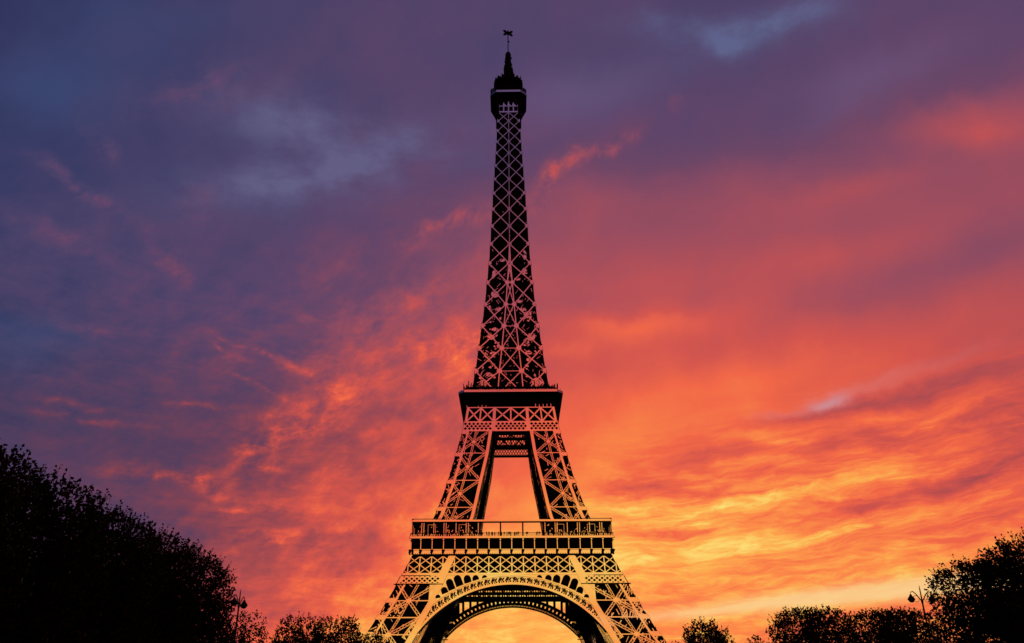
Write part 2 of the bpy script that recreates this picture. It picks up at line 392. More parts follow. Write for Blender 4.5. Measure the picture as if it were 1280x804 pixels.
# ---- lattice of the legs, first stage (outer faces) and second stage
LO = [(6, 15.5), (15.5, 24.9), (24.9, 30.4), (30.4, 41.7)]
def outer_col(B, k, s, h0, h1, inset, w, gap):
    n = max(2, int((h1 - h0) / 2.5)); pts = [(s * (Wd(h0 + (h1 - h0) * i / n) - inset - w / 2), h0 + (h1 - h0) * i / n) for i in range(n + 1)]
    bars(B, k, pts, w, .02, .3)
for k in range(4):
    for s in (-1, 1):
        B = leg_lat[leg_of(k, s)]
        # inner corner column, broad
        hs = [2, 10, 18, 22.4, 25.5, 31.7, 35.4, 40, 45, 51.4]
        for a, b in zip(hs, hs[1:]):
            poly(B, k, [(s * (In(a) + .02), a), (s * (In(a) + 2.2), a), (s * (In(b) + 2.2), b), (s * (In(b) + .02), b)], .0, .35)
        for a, b in ((8, 19.5), (19.5, 30.4), (30.4, 41.4)):
            m = (a + b) / 2
            f = lambda t, h: s * (In(h) + 1.8 + t * (Wd(h) - In(h) - 2.6))
            cen = (f(.52, m), m)
            bar(B, k, (f(-.2, m), m), (f(.93, m), m), .32)                      # level strut through the star
            bar(B, k, (f(-.2, a), a), (f(1.0, a), a), .36)
            for t, h in ((0, a), (0, b), (1, a), (1, b)): laced(B, k, (f(t, h), h), cen, 1.0)
            laced(B, k, (f(.5, a), a), cen, .8); laced(B, k, (f(.5, b), b), cen, .8)
            poly(B, k, [(cen[0] + 1.1 * cos(i * pi / 3), cen[1] + .8 * sin(i * pi / 3)) for i in range(6)], .02, .34)
            outer_col(B, k, s, a, b, 2.4, .7, 0)
            # notch plates where the panel points reach the edge of the leg
            for h in (a, m):
                poly(B, k, [(s * (Wd(h + 1.0) + .04 - 3.4), h + .9), (s * (Wd(h + 1.0) + .25), h + .9), (s * (Wd(h - .6) + .25), h - .6), (s * (Wd(h - .6) - 2.8), h - .6)], .0, .31)
            specks(B, k, -60, 60, a, m, 800, .5, 2.4, .26, lambda u, h: u * s > In(h) + 8.5 and u * s < Wd(h) - .2 and R.random() < .8)
            specks(B, k, -60, 60, a, b, 600, .5, 2.2, .2, lambda u, h: u * s > In(h) + 3.5 and u * s < Wd(h) - .2 and R.random() < .35)
            specks(B, k, -60, 60, m, b, 220, .5, 2.0, .22, lambda u, h: u * s > Wd(h) - 3.4 and u * s < Wd(h) - .15)
        # second stage
        B = up_lat[leg_of(k, s)]
        hs = [58, 65.9, 69.8, 80.2, 91.5, 101]
        for a, b in zip(hs, hs[1:]):
            poly(B, k, [(s * In(a), a), (s * (In(a) + 1.15), a), (s * (In(b) + 1.15), b), (s * In(b), b)], .0, .35)
        for a, b in ((59.0, 69.8), (69.8, 80.5), (80.5, 91.6), (91.6, 101.0)):
            m = (a + b) / 2
            f = lambda t, h: s * (In(h) + .9 + t * (Wd(h) - In(h) - 1.6))
            cen = (f(.53, m), m)
            bar(B, k, (f(0, a), a), (f(.95, a), a), .3)
            for t, h in ((0, a), (0, b), (1, a), (1, b)): laced(B, k, (f(t, h), h), cen, .88)
            laced(B, k, (f(.53, a), a), cen, .75); laced(B, k, (f(.53, b), b), cen, .75)
            poly(B, k, [(cen[0] + .7 * cos(i * pi / 3), cen[1] + .7 * sin(i * pi / 3)) for i in range(6)], .02, .34)
            outer_col(B, k, s, a, b, 1.9, .5 + (101 - a) * .016, 0)
            poly(B, k, [(s * (Wd(b) - 2.3), b + .1), (s * (Wd(b) + .2), b + .1), (s * (Wd(b - 1.3) + .2), b - 1.3), (s * (Wd(b - 1.3) - 2.0), b - 1.3)], .0, .31)
            specks(B, k, -30, 30, a, b, 330, .5, 2.0, .2, lambda u, h: u * s > In(h) + 1.8 and u * s < Wd(h) - .15 and (R.random() < .25 or u * s > Wd(h) - 5.5 + (h - 60) * .05))
    # ---- inner faces of the legs: long sparse mirror flats put in as lit streaks
for j, (sx, sy) in enumerate(SG):
    for B, h0, h1, n in ((leg_lat[j], 12, 40, 330), (up_lat[j], 60, 100, 40)):
        for _ in range(n):
            h = R.uniform(h0, h1); t = R.uniform(.08, .95); l = R.uniform(.8, 3.2)
            for ax in (0, 1):
                def pt(hh, dd, o):
                    a = In(hh) - o; b = In(hh) + t * (Wd(hh) - In(hh)) + dd
                    return (sx * a, sy * b, hh) if ax == 0 else (sx * b, sy * a, hh)
                q = [pt(h, 0, .06), pt(h, .3, .06), pt(h + l, .3 + l * .2, .06), pt(h + l, l * .2, .06)]
                B.add(q, [(0, 1, 2, 3)], 0)

# ---- ring arches, spandrels and friezes on each side
AC, AR, AO = 4.5, 36.75, 40.0
def arc(r, t, c=AC): return (r * sin(t), c + r * cos(t))
arches = [MB() for _ in range(4)]; frz = [MB() for _ in range(4)]
WIN = [((-9.2, 43.3), (-9.2, 44.5), 1.05), ((-12.1, 42.6), (-12.35, 44.5), 1.28), ((-14.7, 41.9), (-15.3, 44.5), 1.42), ((-17.35, 40.9), (-18.8, 44.45), 1.48),
       ((-19.9, 39.6), (-21.4, 43.2), 1.38), ((-22.1, 38.4), (-22.95, 40.4), 1.28), ((-24.4, 36.8), (-24.6, 37.9), .95)]
for k in range(4):
    B = arches[k]
    tm = 1.06
    n = 56
    ts = [-tm + 2 * tm * i / n for i in range(n + 1)]
    if k != 2:
        for a, b in zip(ts, ts[1:]):
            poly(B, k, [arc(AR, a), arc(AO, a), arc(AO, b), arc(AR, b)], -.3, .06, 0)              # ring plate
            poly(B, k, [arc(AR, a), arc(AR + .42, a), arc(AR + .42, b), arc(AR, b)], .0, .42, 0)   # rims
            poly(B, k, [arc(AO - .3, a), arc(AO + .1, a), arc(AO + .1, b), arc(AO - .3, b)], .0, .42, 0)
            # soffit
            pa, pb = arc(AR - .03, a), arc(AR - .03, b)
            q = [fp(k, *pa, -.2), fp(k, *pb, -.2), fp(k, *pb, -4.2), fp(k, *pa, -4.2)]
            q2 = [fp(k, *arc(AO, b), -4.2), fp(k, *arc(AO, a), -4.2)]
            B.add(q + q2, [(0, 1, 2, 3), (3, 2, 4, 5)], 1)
        # scroll ornament: pairs of dark leaves and eyes, one motif per bay of the ring
        nm = 34
        for i in range(nm):
            t = -tm + 2 * tm * (i + .5) / nm; bw = 2 * tm / nm
            for (dt, r, sr, su, an) in ((-.27, .62, .50, .30, .7), (-.05, .62, .52, .26, .7), (.2, .60, .46, .30, .7), (-.30, .30, .22, .30, 0), (.30, .34, .22, .30, 0), (.05, .26, .16, .22, 0), (.38, .72, .26, .16, .7), (-.12, .84, .12, .5, 0)):
                c = arc(AR + .3 + r * (AO - AR - .6), t + dt * bw)
                pts = []
                for q in range(7):
                    x, y = su * .9 * cos(2 * pi * q / 7), sr * 1.7 * sin(2 * pi * q / 7)
                    aa = -t - (an if t < .0 else -an) * .8
                    pts.append((c[0] + x * cos(aa) - y * sin(aa), c[1] + x * sin(aa) + y * cos(aa)))
                poly(B, k, pts, .05, .12, 1)
        # spandrel plate between ring and frieze
        us = [-27.5 + 55 * i / 44 for i in range(45)]
        lo = lambda u: AC + sqrt(AO * AO - u * u) - .1
        for a, b in zip(us, us[1:]):
            ya, yb = lo(a), lo(b)
            if ya < 45.1 or yb < 45.1:
                lim = lambda u: 45.1
                poly(B, k, [(a, ya), (b, yb), (b, max(yb, lim(b))), (a, max(ya, lim(a)))], -.5, .04, 0)
        for (p, q, w) in WIN:
            for s in (-1, 1):
                P, Q = Vector((p[0] * s, p[1])), Vector((q[0] * s, q[1])); e = (Q - P).normalized(); nn = Vector((-e.y, e.x)) * w * .86
                out = [P - nn, P + nn]; T2 = Q - e * w * .9
                if (T2 - P).dot(e) < 0: T2 = P.copy()
                m_ = [T2 + nn * cos(i * pi / 8) + e * w * .9 * sin(i * pi / 8) for i in range(9)]
                poly(B, k, [tuple(v) for v in [P - nn] + [P + nn] + m_[:]], .0, .40, 1)
    else:
        C2, R2 = 3.6, 38.75
        A2 = lambda r, t: arc(r, t, C2)
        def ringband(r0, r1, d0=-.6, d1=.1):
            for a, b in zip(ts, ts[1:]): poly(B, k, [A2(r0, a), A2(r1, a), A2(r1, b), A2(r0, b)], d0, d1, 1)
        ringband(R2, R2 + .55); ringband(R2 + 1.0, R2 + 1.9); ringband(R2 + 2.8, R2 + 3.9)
        nb = 150
        for i in range(nb):
            t = -tm + 2 * tm * i / nb; dt = .0062 if i % 2 else .0045
            poly(B, k, [A2(R2 + .5, t - dt), A2(R2 + 1.05, t - dt), A2(R2 + 1.05, t + dt), A2(R2 + .5, t + dt)], -.5, .05, 1)
            if i % 3 != 0:
                poly(B, k, [A2(R2 + 1.85, t - .008), A2(R2 + 2.85, t - .008), A2(R2 + 2.85, t + .008), A2(R2 + 1.85, t + .008)], -.5, .05, 1)
        # spandrel with open arcade
        us = [-29 + 58 * i / 58 for i in range(59)]
        lo = lambda u: C2 + sqrt(max((R2 + 3.85) ** 2 - u * u, 0))
        for a, b in zip(us, us[1:]):
            c = abs((a + b) / 2)
            ya, yb = lo(a), lo(b)
            if 12.0 < c < 22.0 and int((c - 12) * 1.0) % 3 != 2:
                # an open bay: only its head is plated
                tp = min(max(ya, yb) + 2.0 + (c - 12) * .16, 44.6)
                if tp < 45.0: poly(B, k, [(a, tp), (b, tp), (b, 45.2), (a, 45.2)], -.5, .04, 1)
            else:
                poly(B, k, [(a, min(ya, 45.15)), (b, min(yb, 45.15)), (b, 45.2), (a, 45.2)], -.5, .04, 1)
    # ---- frieze of the first platform
    B = frz[k]
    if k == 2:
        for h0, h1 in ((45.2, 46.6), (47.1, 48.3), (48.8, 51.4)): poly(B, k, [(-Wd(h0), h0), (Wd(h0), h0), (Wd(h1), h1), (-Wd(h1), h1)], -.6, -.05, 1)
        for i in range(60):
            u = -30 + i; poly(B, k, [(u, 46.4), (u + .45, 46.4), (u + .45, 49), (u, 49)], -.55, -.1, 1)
    else: poly(B, k, [(-Wd(45) + .03, 45.0), (Wd(45) - .03, 45.0), (Wd(51.4) - .03, 51.4), (-Wd(51.4) + .03, 51.4)], -.5, .0, 1)  # black backing sheet standing for the shaded interior behind the lattice
    bay = 70.7 / 18; h0, h1 = 45.3, 51.3; hm = (h0 + h1) / 2
    def cl(p, q):
        """clip a bar to the leaning edge of the face"""
        n = 8; pts = [(p[0] + (q[0] - p[0]) * i / n, p[1] + (q[1] - p[1]) * i / n) for i in range(n + 1)]
        pts = [x for x in pts if abs(x[0]) < Wd(x[1]) - .1]
        return (pts[0], pts[-1]) if len(pts) > 1 else None
    for i in range(-10, 11):
        u = i * bay
        for p, q, w in (((u, h0), (u, h1), .36), ((u - bay, h0), (u + bay, h1), .30), ((u - bay, h1), (u + bay, h0), .30)):
            c = cl(p, q)
            if c: bar(B, k, c[0], c[1], w, .0, .16 if w > .33 else .12)
        if abs(u) < Wd(hm) - .8: poly(B, k, [(u + .42 * cos(q * pi / 3), hm + .42 * sin(q * pi / 3)) for q in range(6)], .0, .2)
    poly(B, k, [(-Wd(44.6) - .1, 44.6), (Wd(44.6) + .1, 44.6), (Wd(45.3) + .1, 45.35), (-Wd(45.3) - .1, 45.35)], -.1, .26)
    poly(B, k, [(-Wd(51.3), 51.2), (Wd(51.3), 51.2), (Wd(51.6), 51.6), (-Wd(51.6), 51.6)], -.1, .26, 1)
    for s in (-1, 1):
        # small lozenge frieze across the legs
        a, b = 41.7, 44.3
        poly(B, k, [(s * 22.6, b), (s * (Wd(b) + .05), b), (s * (Wd(a) + .05), a), (s * 24.2, a)], -.2, .38)
        for r_ in range(4):
            hh = (42.0, 42.65, 43.35, 44.0)[r_]; x = 24.9 + (.875 if r_ % 2 else 0)
            while x < Wd(hh) - .6:
                e = .58 if r_ in (1, 2) else .42; v = .50 if r_ in (1, 2) else .22
                poly(B, k, [(s * x + e, hh), (s * x, hh + v), (s * x - e, hh), (s * x, hh - v)], .37, .42, 1); x += 1.75
        poly(B, k, [(s * 23, 41.35), (s * (Wd(41.4) + 1.0), 41.35), (s * (Wd(41.7) + 1.0), 41.62), (s * 23, 41.62)], -.2, .5, 1)
        # the leg's slanting corner column crosses the frieze
        poly(B, k, [(s * 19.4, 51.3), (s * 21.7, 51.3), (s * 25.2, 44.2), (s * 22.8, 44.2)], .0, .30)

# ---- first platform: slab, fascia, consoles, gallery, pavilions, roof
P1W = 35.35
pl = MB()
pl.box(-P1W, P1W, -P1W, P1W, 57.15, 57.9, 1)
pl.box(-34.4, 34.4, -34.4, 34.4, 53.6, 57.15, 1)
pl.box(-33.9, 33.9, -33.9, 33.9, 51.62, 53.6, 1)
fas, gal, roof = MB(), MB(), MB(); CONS = []
for k in range(4):
    bar(fas, k, (-P1W + .05, 57.55), (P1W - .05, 57.58), .66, .0, .10, 0, P1W)
    bar(fas, k, (-34.3, 52.75), (34.3, 52.75), 1.55, .0, .1, 0, 34.0)
    bar(fas, k, (-34.3, 53.55), (34.3, 53.55), .3, .05, .45, 0, 34.0)
    bar(fas, k, (-34.3, 51.95), (34.3, 51.95), .3, .05, .2, 1, 34.0)
    for i in range(88):
        u = -34 + 68 * i / 87; bar(fas, k, (u, 52.0), (u, 52.35), .16, .05, .22, 1, 34.0)
    for i in range(-9, 10):
        u = i * bay
        if abs(u) > P1W - .1: u = math.copysign(P1W - .35, u)
        con = MB(); CONS.append(con)
        bar(con, k, (u, 53.6), (u, 57.1), .26, -.1, .2, 0, 34.4)
        bar(con, k, (u, 56.6), (u, 57.1), .42, .2, .85, 0, 34.4)
        # scrolled bracket below, seen dark against the cove
        for a, b, w in (((u - .1, 51.8), (u - .25, 52.5), .55), ((u - .25, 52.4), (u - .1, 53.1), .8), ((u - .1, 53.0), (u, 53.6), 1.0)):
            bar(con, k, a, b, w, .0, .5, 1, 34.0)
    # gallery posts, handrail and balusters
    for i in range(-9, 10):
        u = i * bay * .985
        if i % 2 == 0 and abs(i) > 2:
            for o in (-.35, .4): bar(gal, k, (u + o, 57.9), (u + o, 62.9), .22, -.3, .0, 0, 34.6)
        elif i in (-1, 1): bar(gal, k, (u, 57.9), (u, 63.0), .5, -.3, .0, 1, 34.6)
        elif abs(i) > 2: bar(gal, k, (u, 57.9), (u, 62.9), .22, -.3, .0, 0, 34.6)
    bar(gal, k, (-35, 59.05), (35, 59.05), .12, -.1, .02, 1, 35.1)
    for i in range(180):
        u = -35 + 70 * i / 179
        bar(gal, k, (u, 57.9), (u, 59.0), .08, -.06, .0, 1, 35.1)
        if i % 2 and abs(u) > 11.5 or R.random() < .35: bar(gal, k, (u + .15, 58.0), (u + .15, 58.0 + R.uniform(.3, .9)), .2, -.06, .02, 0, 35.1)
    bar(roof, k, (-34.7, 63.35), (34.7, 63.35), .62, .0, .12, 0, 34.75)
    bar(roof, k, (-34.75, 63.98), (-24, 63.98), .14, -.4, .14, 1, 34.75); bar(roof, k, (24, 63.98), (34.6, 63.98), .14, -.4, .14, 1, 34.75)
    bar(roof, k, (-34.5, 62.85), (34.5, 62.85), .42, -.6, .05, 1, 34.75)
# roof ring: four flat wings round the open centre
for sx, sy in SG:
    x = sorted((sx * 11.3, sx * 34.7)); y = sorted((sy * 11.3, sy * 34.7)); roof.box(x[0], x[1], y[0], y[1], 63.1, 63.6, 1)
for x0, x1, y0, y1 in ((-11.3, 11.3, -34.7, -32.6), (-11.3, 11.3, 32.6, 34.7), (-34.7, -32.6, -11.3, 11.3), (32.6, 34.7, -11.3, 11.3)): roof.box(x0, x1, y0, y1, 63.1, 63.6, 1)
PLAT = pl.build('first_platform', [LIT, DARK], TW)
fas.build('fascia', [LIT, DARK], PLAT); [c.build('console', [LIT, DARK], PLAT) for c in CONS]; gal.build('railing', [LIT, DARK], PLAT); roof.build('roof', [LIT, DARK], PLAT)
PAV = []
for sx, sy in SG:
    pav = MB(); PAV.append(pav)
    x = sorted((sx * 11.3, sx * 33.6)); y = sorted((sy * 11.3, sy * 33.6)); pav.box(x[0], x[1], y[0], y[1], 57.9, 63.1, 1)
WINS = []
for k in range(4):
    for s in (-1, 1):
        pw = PAV[leg_of(k, s)]
        for u0 in (15.8, 26.8):
            u0 = u0 + R.uniform(-.4, .4); w = 2.6; wm = MB(); WINS.append((leg_of(k, s), wm))
            bars(wm, k, [(u0 * s, 58.6), (u0 * s, 62.2), ((u0 + w) * s, 62.2), ((u0 + w) * s, 58.6)], .10, .0, .12, 0, 33.6)
        for _ in range(46):
            u = R.uniform(12, 33); h = 58.6 + abs(R.gauss(0, 1.6))
            if h < 62.4: bar(pw, k, (u * s, h), (u * s + R.uniform(-.5, .5), h + R.uniform(.1, .7)), R.uniform(.08, .22), .0, .1, 0, 33.6)
PAV = [b.build('pavilion', [LIT, DARK], PLAT) for b in PAV]
for j, wm in WINS: wm.build('window', [LIT, DARK], PAV[j])

# ---- second platform
oc = lambda w, c: [(-w + c, -w), (w - c, -w), (w, -w + c), (w, w - c), (w - c, w), (-w + c, w), (-w, w - c), (-w, -w + c)]
def octa(B, w, c, z0, z1, m=1, w2=None, c2=None):
    a = [(x, y, z0) for x, y in oc(w, c)]; b = [(x, y, z1) for x, y in oc(w2 or w, c2 or c)]
    B.add(a + b, [list(range(8))[::-1], list(range(8, 16))] + [[i, (i + 1) % 8, 8 + (i + 1) % 8, 8 + i] for i in range(8)], m)
def octa_band(B, w, c, z0, z1, t=.08):
    o = oc(w + t, c); i_ = oc(w - .05, c)
    for q in range(8):
        a, b = o[q], o[(q + 1) % 8]; ai, bi = i_[q], i_[(q + 1) % 8]
        B.prism([(*a, z0), (*b, z0), (*b, z1), (*a, z1)], [(*ai, z0), (*bi, z0), (*bi, z1), (*ai, z1)], 0, 1)
p2 = MB()
octa(p2, 20.5, 2.4, 115.9, 117.0)
p2.box(-17.1, 17.1, -17.1, 17.1, 111.0, 115.9, 1)
octa(p2, 18.6, 2.0, 117.0, 119.2)
PL2 = p2.build('second_platform', [LIT, DARK], TW)
b2, r2, f2 = MB(), MB(), MB()
octa_band(b2, 20.5, 2.4, 116.35, 117.25)
for k in range(4):
    for i in range(70):
        u = -18 + 36 * i / 69
        bar(b2, k, (u, 116.75), (u + .25, 116.75), .16, .0, .1, 1, 20.56) if abs(u) < 6.5 and i % 2 == 0 else None
    for i in range(110):
        u = -18.6 + 37.2 * i / 109
        bar(r2, k, (u, 117.2), (u, 118.3), .07, -.1, .0, 1, 19.6)
        if R.random() < .75: bar(r2, k, (u, 118.9), (u + R.uniform(-.2, .2), 119.2 + abs(R.gauss(0, .9))), R.uniform(.15, .4), -.1, .1, 1, 18.6)
        if R.random() < .5: bar(r2, k, (u * .97, 117.9 + R.uniform(-.2, .2)), (u * .97 + R.uniform(.2, .7), 118.2), .14, .0, .08, 0, 18.62)
    bar(r2, k, (-18.3, 118.3), (18.3, 118.3), .1, -.1, .0, 1, 19.6)
    # frieze with crosses and lozenges under the platform
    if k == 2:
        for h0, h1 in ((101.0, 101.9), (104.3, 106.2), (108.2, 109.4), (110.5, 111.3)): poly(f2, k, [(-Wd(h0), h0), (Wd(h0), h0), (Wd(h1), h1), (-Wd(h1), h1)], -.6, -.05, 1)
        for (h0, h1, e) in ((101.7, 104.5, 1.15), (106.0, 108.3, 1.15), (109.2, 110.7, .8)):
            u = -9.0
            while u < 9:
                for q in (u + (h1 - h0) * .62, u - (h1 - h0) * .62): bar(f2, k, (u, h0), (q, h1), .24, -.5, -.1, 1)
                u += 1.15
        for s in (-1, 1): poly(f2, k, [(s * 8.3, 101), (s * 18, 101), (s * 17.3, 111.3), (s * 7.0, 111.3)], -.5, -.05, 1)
    else: poly(f2, k, [(-Wd(101) + .03, 101.0), (Wd(101) - .03, 101.0), (Wd(111.2) - .03, 111.2), (-Wd(111.2) + .03, 111.2)], -.5, .0, 1)  # black sheet in place of the shaded depth behind the crosses
    us = [-1, -.695, -.377, 0, .377, .695, 1]
    edge = lambda t, h: t * (Wd(h) - .6)
    a, b = 104.9, 110.8
    for i, t in enumerate(us):
        w = 1.1 if abs(t) > .3 and abs(t) < .6 else (.9 if abs(t) == 1 else .55)
        bar(f2, k, (edge(t, a), a), (edge(t, b), b), w, .0, .3)
        if i < 6:
            t2 = us[i + 1]
            bar(f2, k, (edge(t, a), a), (edge(t2, b), b), .55, .0, .22); bar(f2, k, (edge(t, b), b), (edge(t2, a), a), .55, .0, .22)
    bar(f2, k, (-17.0, 110.95), (17.0, 110.95), .38, .0, .3)
    if k == 2: continue
    poly(f2, k, [(-Wd(100.9) - .05, 100.9), (Wd(100.9) + .05, 100.9), (Wd(105.1) + .05, 105.1), (-Wd(105.1) - .05, 105.1)], -.1, .2)
    for r_ in range(3):
        hh = 102.0 + r_ * 1.0; x = -17.6 + (.8 if r_ % 2 else 0)
        while x < 17.7:
            e = .66
            if min(abs(x - 6.9), abs(x + 6.9)) > 1.0: poly(f2, k, [(x + e, hh), (x, hh + e * .95), (x - e, hh), (x, hh - e * .95)], .19, .26, 1)
            x += 1.6
    bars(f2, k, [(-6.9, 101), (-6.4, 105)], 1.2, .1, .32); bars(f2, k, [(6.9, 101), (6.4, 105)], 1.2, .1, .32)
    for i in range(24):
        u = -17.2 + 34.4 * i / 23
        if R.random() < .6 and abs(u) > 9: bar(f2, k, (u, 111.1), (u, 111.5 + R.random() * 1.0), .22, .05, .2, 0, 17.1)
b2.build('fascia', [LIT, DARK], PL2); r2.build('railing', [LIT, DARK], PL2); f2.build('frieze', [LIT, DARK], PL2)

# ---- upper shaft
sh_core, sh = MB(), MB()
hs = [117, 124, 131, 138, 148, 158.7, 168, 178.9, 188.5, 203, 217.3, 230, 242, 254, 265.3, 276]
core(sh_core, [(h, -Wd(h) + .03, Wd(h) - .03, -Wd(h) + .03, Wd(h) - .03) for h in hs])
NODES = [265.3, 259.9, 253.9, 247.3, 240.6, 233.1, 225.4, 217.4, 208.6, 199.4, 190.0, 180.0, 170.1, 159.2, 148.6, 138.05, 127.5, 117.0]
ICOL = [(117, 5.1), (119.1, 4.93), (127.5, 4.45), (138.05, 3.46), (148.6, 2.56), (159.2, 1.72), (170.1, 1.06), (180, .35), (185, .0), (400, 0)]
for k in range(4):
    for i, (b, a) in enumerate(zip(NODES, NODES[1:])):
        ia, ib = interp(ICOL, a), interp(ICOL, b)
        wd = .31 + (265 - a) * .0011
        for s in (-1, 1):
            oa, ob = Wd(a) - .1, Wd(b) - .1
            bar(sh, k, (s * ia, a), (s * ob, b), wd, .0, .22); bar(sh, k, (s * oa, a), (s * ib, b), wd, .0, .22)
            bar(sh, k, (s * ia, a), (s * ib, b), (.40 if a > 185 else .44), .0, .3)
            # light gussets at the panel points, both at the middle and at the edge
            e = .62 + (265 - b) * .0022
            if b < 262:
                poly(sh, k, [(s * ib + e * 1.25 * cos(q * pi / 4 + pi / 8), b + e * 1.2 * sin(q * pi / 4 + pi / 8)) for q in range(8)], .0, .33)
                poly(sh, k, [(s * (Wd(b) + .2), b + e * 1.9), (s * (Wd(b) + .2), b - e * 1.6), (s * (Wd(b) - e * 1.6), b)], -.1, .33)
            if a < 250:   # small level struts
                bar(sh, k, (s * (ib + .8), b), (s * (Wd(b) - .8), b), .16, .0, .12, 1)
            # mirror patches and black bars for lit and shaded bracing, denser towards the foot
            n = int(max(0, (258 - a)) * (.62 if a < 180 else .16))
            m = (a + b) / 2
            if a < 186:
                iu, wu = interp(ICOL, m) + 1.0, Wd(m) - 1.2; hb = b - a
                for (fx, fh, rx, rh) in ((.62, .5, .30, .20), (.30, .82, .24, .10), (.30, .16, .24, .10), (.85, .5, .16, .28)):
                    if R.random() < .30 + (186 - a) * .005:
                        c = (iu + (wu - iu) * (fx + R.uniform(-.08, .08)), a + hb * (fh + R.uniform(-.06, .06)))
                        poly(sh, k, [(s * (c[0] + (wu - iu) * rx * R.uniform(.5, 1.1) * cos(q * pi / 4)), c[1] + hb * rh * R.uniform(.5, 1.1) * sin(q * pi / 4)) for q in range(8)], .0, .08)
                for _ in range(44):
                    u = R.uniform(iu, wu); h = R.uniform(a, b); l = R.uniform(.6, 2.2) / 2; an_ = R.choice((.75, 2.4, 0, 1.57, .75, 2.4))
                    bar(sh, k, (s * u - cos(an_) * l, h - sin(an_) * l), (s * u + cos(an_) * l, h + sin(an_) * l), R.uniform(.12, .34), .0, .12, 1)
            specks(sh, k, -16, 16, a, b, n * 2, .5, 2.6 if a < 180 else 1.2, .17, lambda u, h: u * s < Wd(h) - .35 and u * s > interp(ICOL, h) + (.9 if a < 175 else 1.5) and (R.random() < .5 if u * s > Wd(h) * .45 else R.random() < .18))
        if ia > .5:
            bar(sh, k, (-ia, a), (ib, b), .36, .0, .22); bar(sh, k, (ia, a), (-ib, b), .36, .0, .22)
            if ib > .8: bar(sh, k, (-ib, b), (ib, b), .28, .0, .2)
            specks(sh, k, -4, 4, a, b, 26, .3, 1.0, .14, lambda u, h: abs(u) < interp(ICOL, h) - .5)
        if a < 150:       # random mirror patches standing for lit iron in the lower bays
            for s in (-1, 1):
                for _ in range(7):
                    u = s * R.uniform(interp(ICOL, a) + 1.0, Wd(b) - 1.6); h = R.uniform(a + .8, b - .8); r_ = R.uniform(.3, .75)
                    poly(sh, k, [(u + r_ * R.uniform(.6, 1.2) * cos(q * pi / 3), h + r_ * R.uniform(.6, 1.3) * sin(q * pi / 3)) for q in range(6)], .0, .15)
    bar(sh, k, (-4.9, 265.6), (4.9, 265.6), .8, .0, .3); bar(sh, k, (-4.9, 269.0), (4.9, 269.0), .5, .0, .3)
    for i in range(5): bar(sh, k, (-4.7 + 9.4 * i / 4, 265.4), (-4.7 + 9.4 * i / 4, 269.2), .55, .0, .26)
    for i, u in enumerate((-4.9, -2.3, 0, 2.3, 4.9)):
        t = 272.8 if abs(u) > 4 else 271.2 + (i == 2) * .9
        poly(sh, k, [(u - .6, 269), (u + .6, 269), (u + .12, t), (u - .12, t)], -.1, .26, 0, 5.0)
        if abs(u) < 4: poly(sh, k, [(u, 269.2), (u + 1.2, 269.2), (u + .9, 269.8), (u + .1, 270.6)], -.1, .2, 0, 5.0)
SH = sh_core.build('shaft', [LIT, DARK], TW); sh.build('lattice', [LIT, DARK], SH)

# ---- top cabin, campanile and antenna
cb = MB()
octa(cb, 8.75, 3.0, 274.7, 275.9)
octa(cb, 8.3, 3.0, 275.9, 279.2, 1, 6.6, 2.4)
octa(cb, 6.4, 2.4, 279.2, 281.2, 1)
octa(cb, 2.6, .9, 281.2, 285.0, 1)
for i in range(9):
    t = i * pi / 4.5; cb.tube([(5.9 * cos(t), 5.9 * sin(t), 281), (6.3 * cos(t), 6.3 * sin(t), 285)], .28, 5, 1)
octa(cb, 6.9, 2.6, 285.0, 285.7, 1)
CB = cb.build('top_cabin', [LIT, DARK], TW)
bd = MB(); octa_band(bd, 8.75, 3.0, 274.75, 275.95); bd.build('deck_band', [LIT, DARK], CB)
cg = MB()
for q in range(8):
    o = oc(8.6, 3.0); a, b = Vector(o[q]), Vector(o[(q + 1) % 8])
    for i in range(9):
        p = a + (b - a) * i / 8
        cg.tube([(p.x, p.y, 275.9), (p.x, p.y, 278.4 + R.uniform(-.2, .6)), (p.x * .84, p.y * .84, 280.5)], .16, 4, 1)
    cg.tube([(a.x, a.y, 277.2), (b.x, b.y, 277.2)], .14, 4, 1); cg.tube([(a.x, a.y, 278.4), (b.x, b.y, 278.4)], .14, 4, 1)
cg.build('railing', [LIT, DARK], CB)
for k in range(4):
    for u in (-5.7, 5.7):
        bk = MB()
        bk.tube([rot((u, -8.4, 274.6), k), rot((u * .92, -6.6, 270.5), k), rot((u * .85, -5.0, 266.5), k)], [.45, .4, .3], 5, 1)
        bk.tube([rot((u * 1.3, -7.2, 274.6), k), rot((u * .98, -5.6, 268.0), k), rot((u * .96, -5.5, 264.0), k)], [.5, .45, .25], 5, 1)
        bk.box(*sorted((rot((u, -5, 0), k)[0] - .5, rot((u, -5, 0), k)[0] + .5)), *sorted((rot((u, -5, 0), k)[1] - .5, rot((u, -5, 0), k)[1] + .5)), 263.6, 274.7, 1)
        bk.build('bracket', [LIT, DARK], CB)
an = MB()
for i in range(34):
    t = i * 2 * pi / 34 + R.uniform(-.08, .08); r = R.uniform(5.6, 7.3); z = 285.4 + R.uniform(0, 1)
    an.tube([(r * cos(t), r * sin(t), z), (r * cos(t), r * sin(t), z + R.uniform(1.2, 4.0))], R.uniform(.14, .34), 5, 1)
    if i % 2: an.tube([(2 * cos(t), 2 * sin(t), 286.8), (r * cos(t), r * sin(t), 287.2 + R.uniform(0, 1))], .2, 5, 1)
for i in range(14):
    t = i * 2 * pi / 14; r = 6.6 + R.uniform(-.5, .6)
    an.box(r * cos(t) - .5, r * cos(t) + .5, r * sin(t) - .5, r * sin(t) + .5, 285.6, 287.0 + R.uniform(0, 1.3), 1)
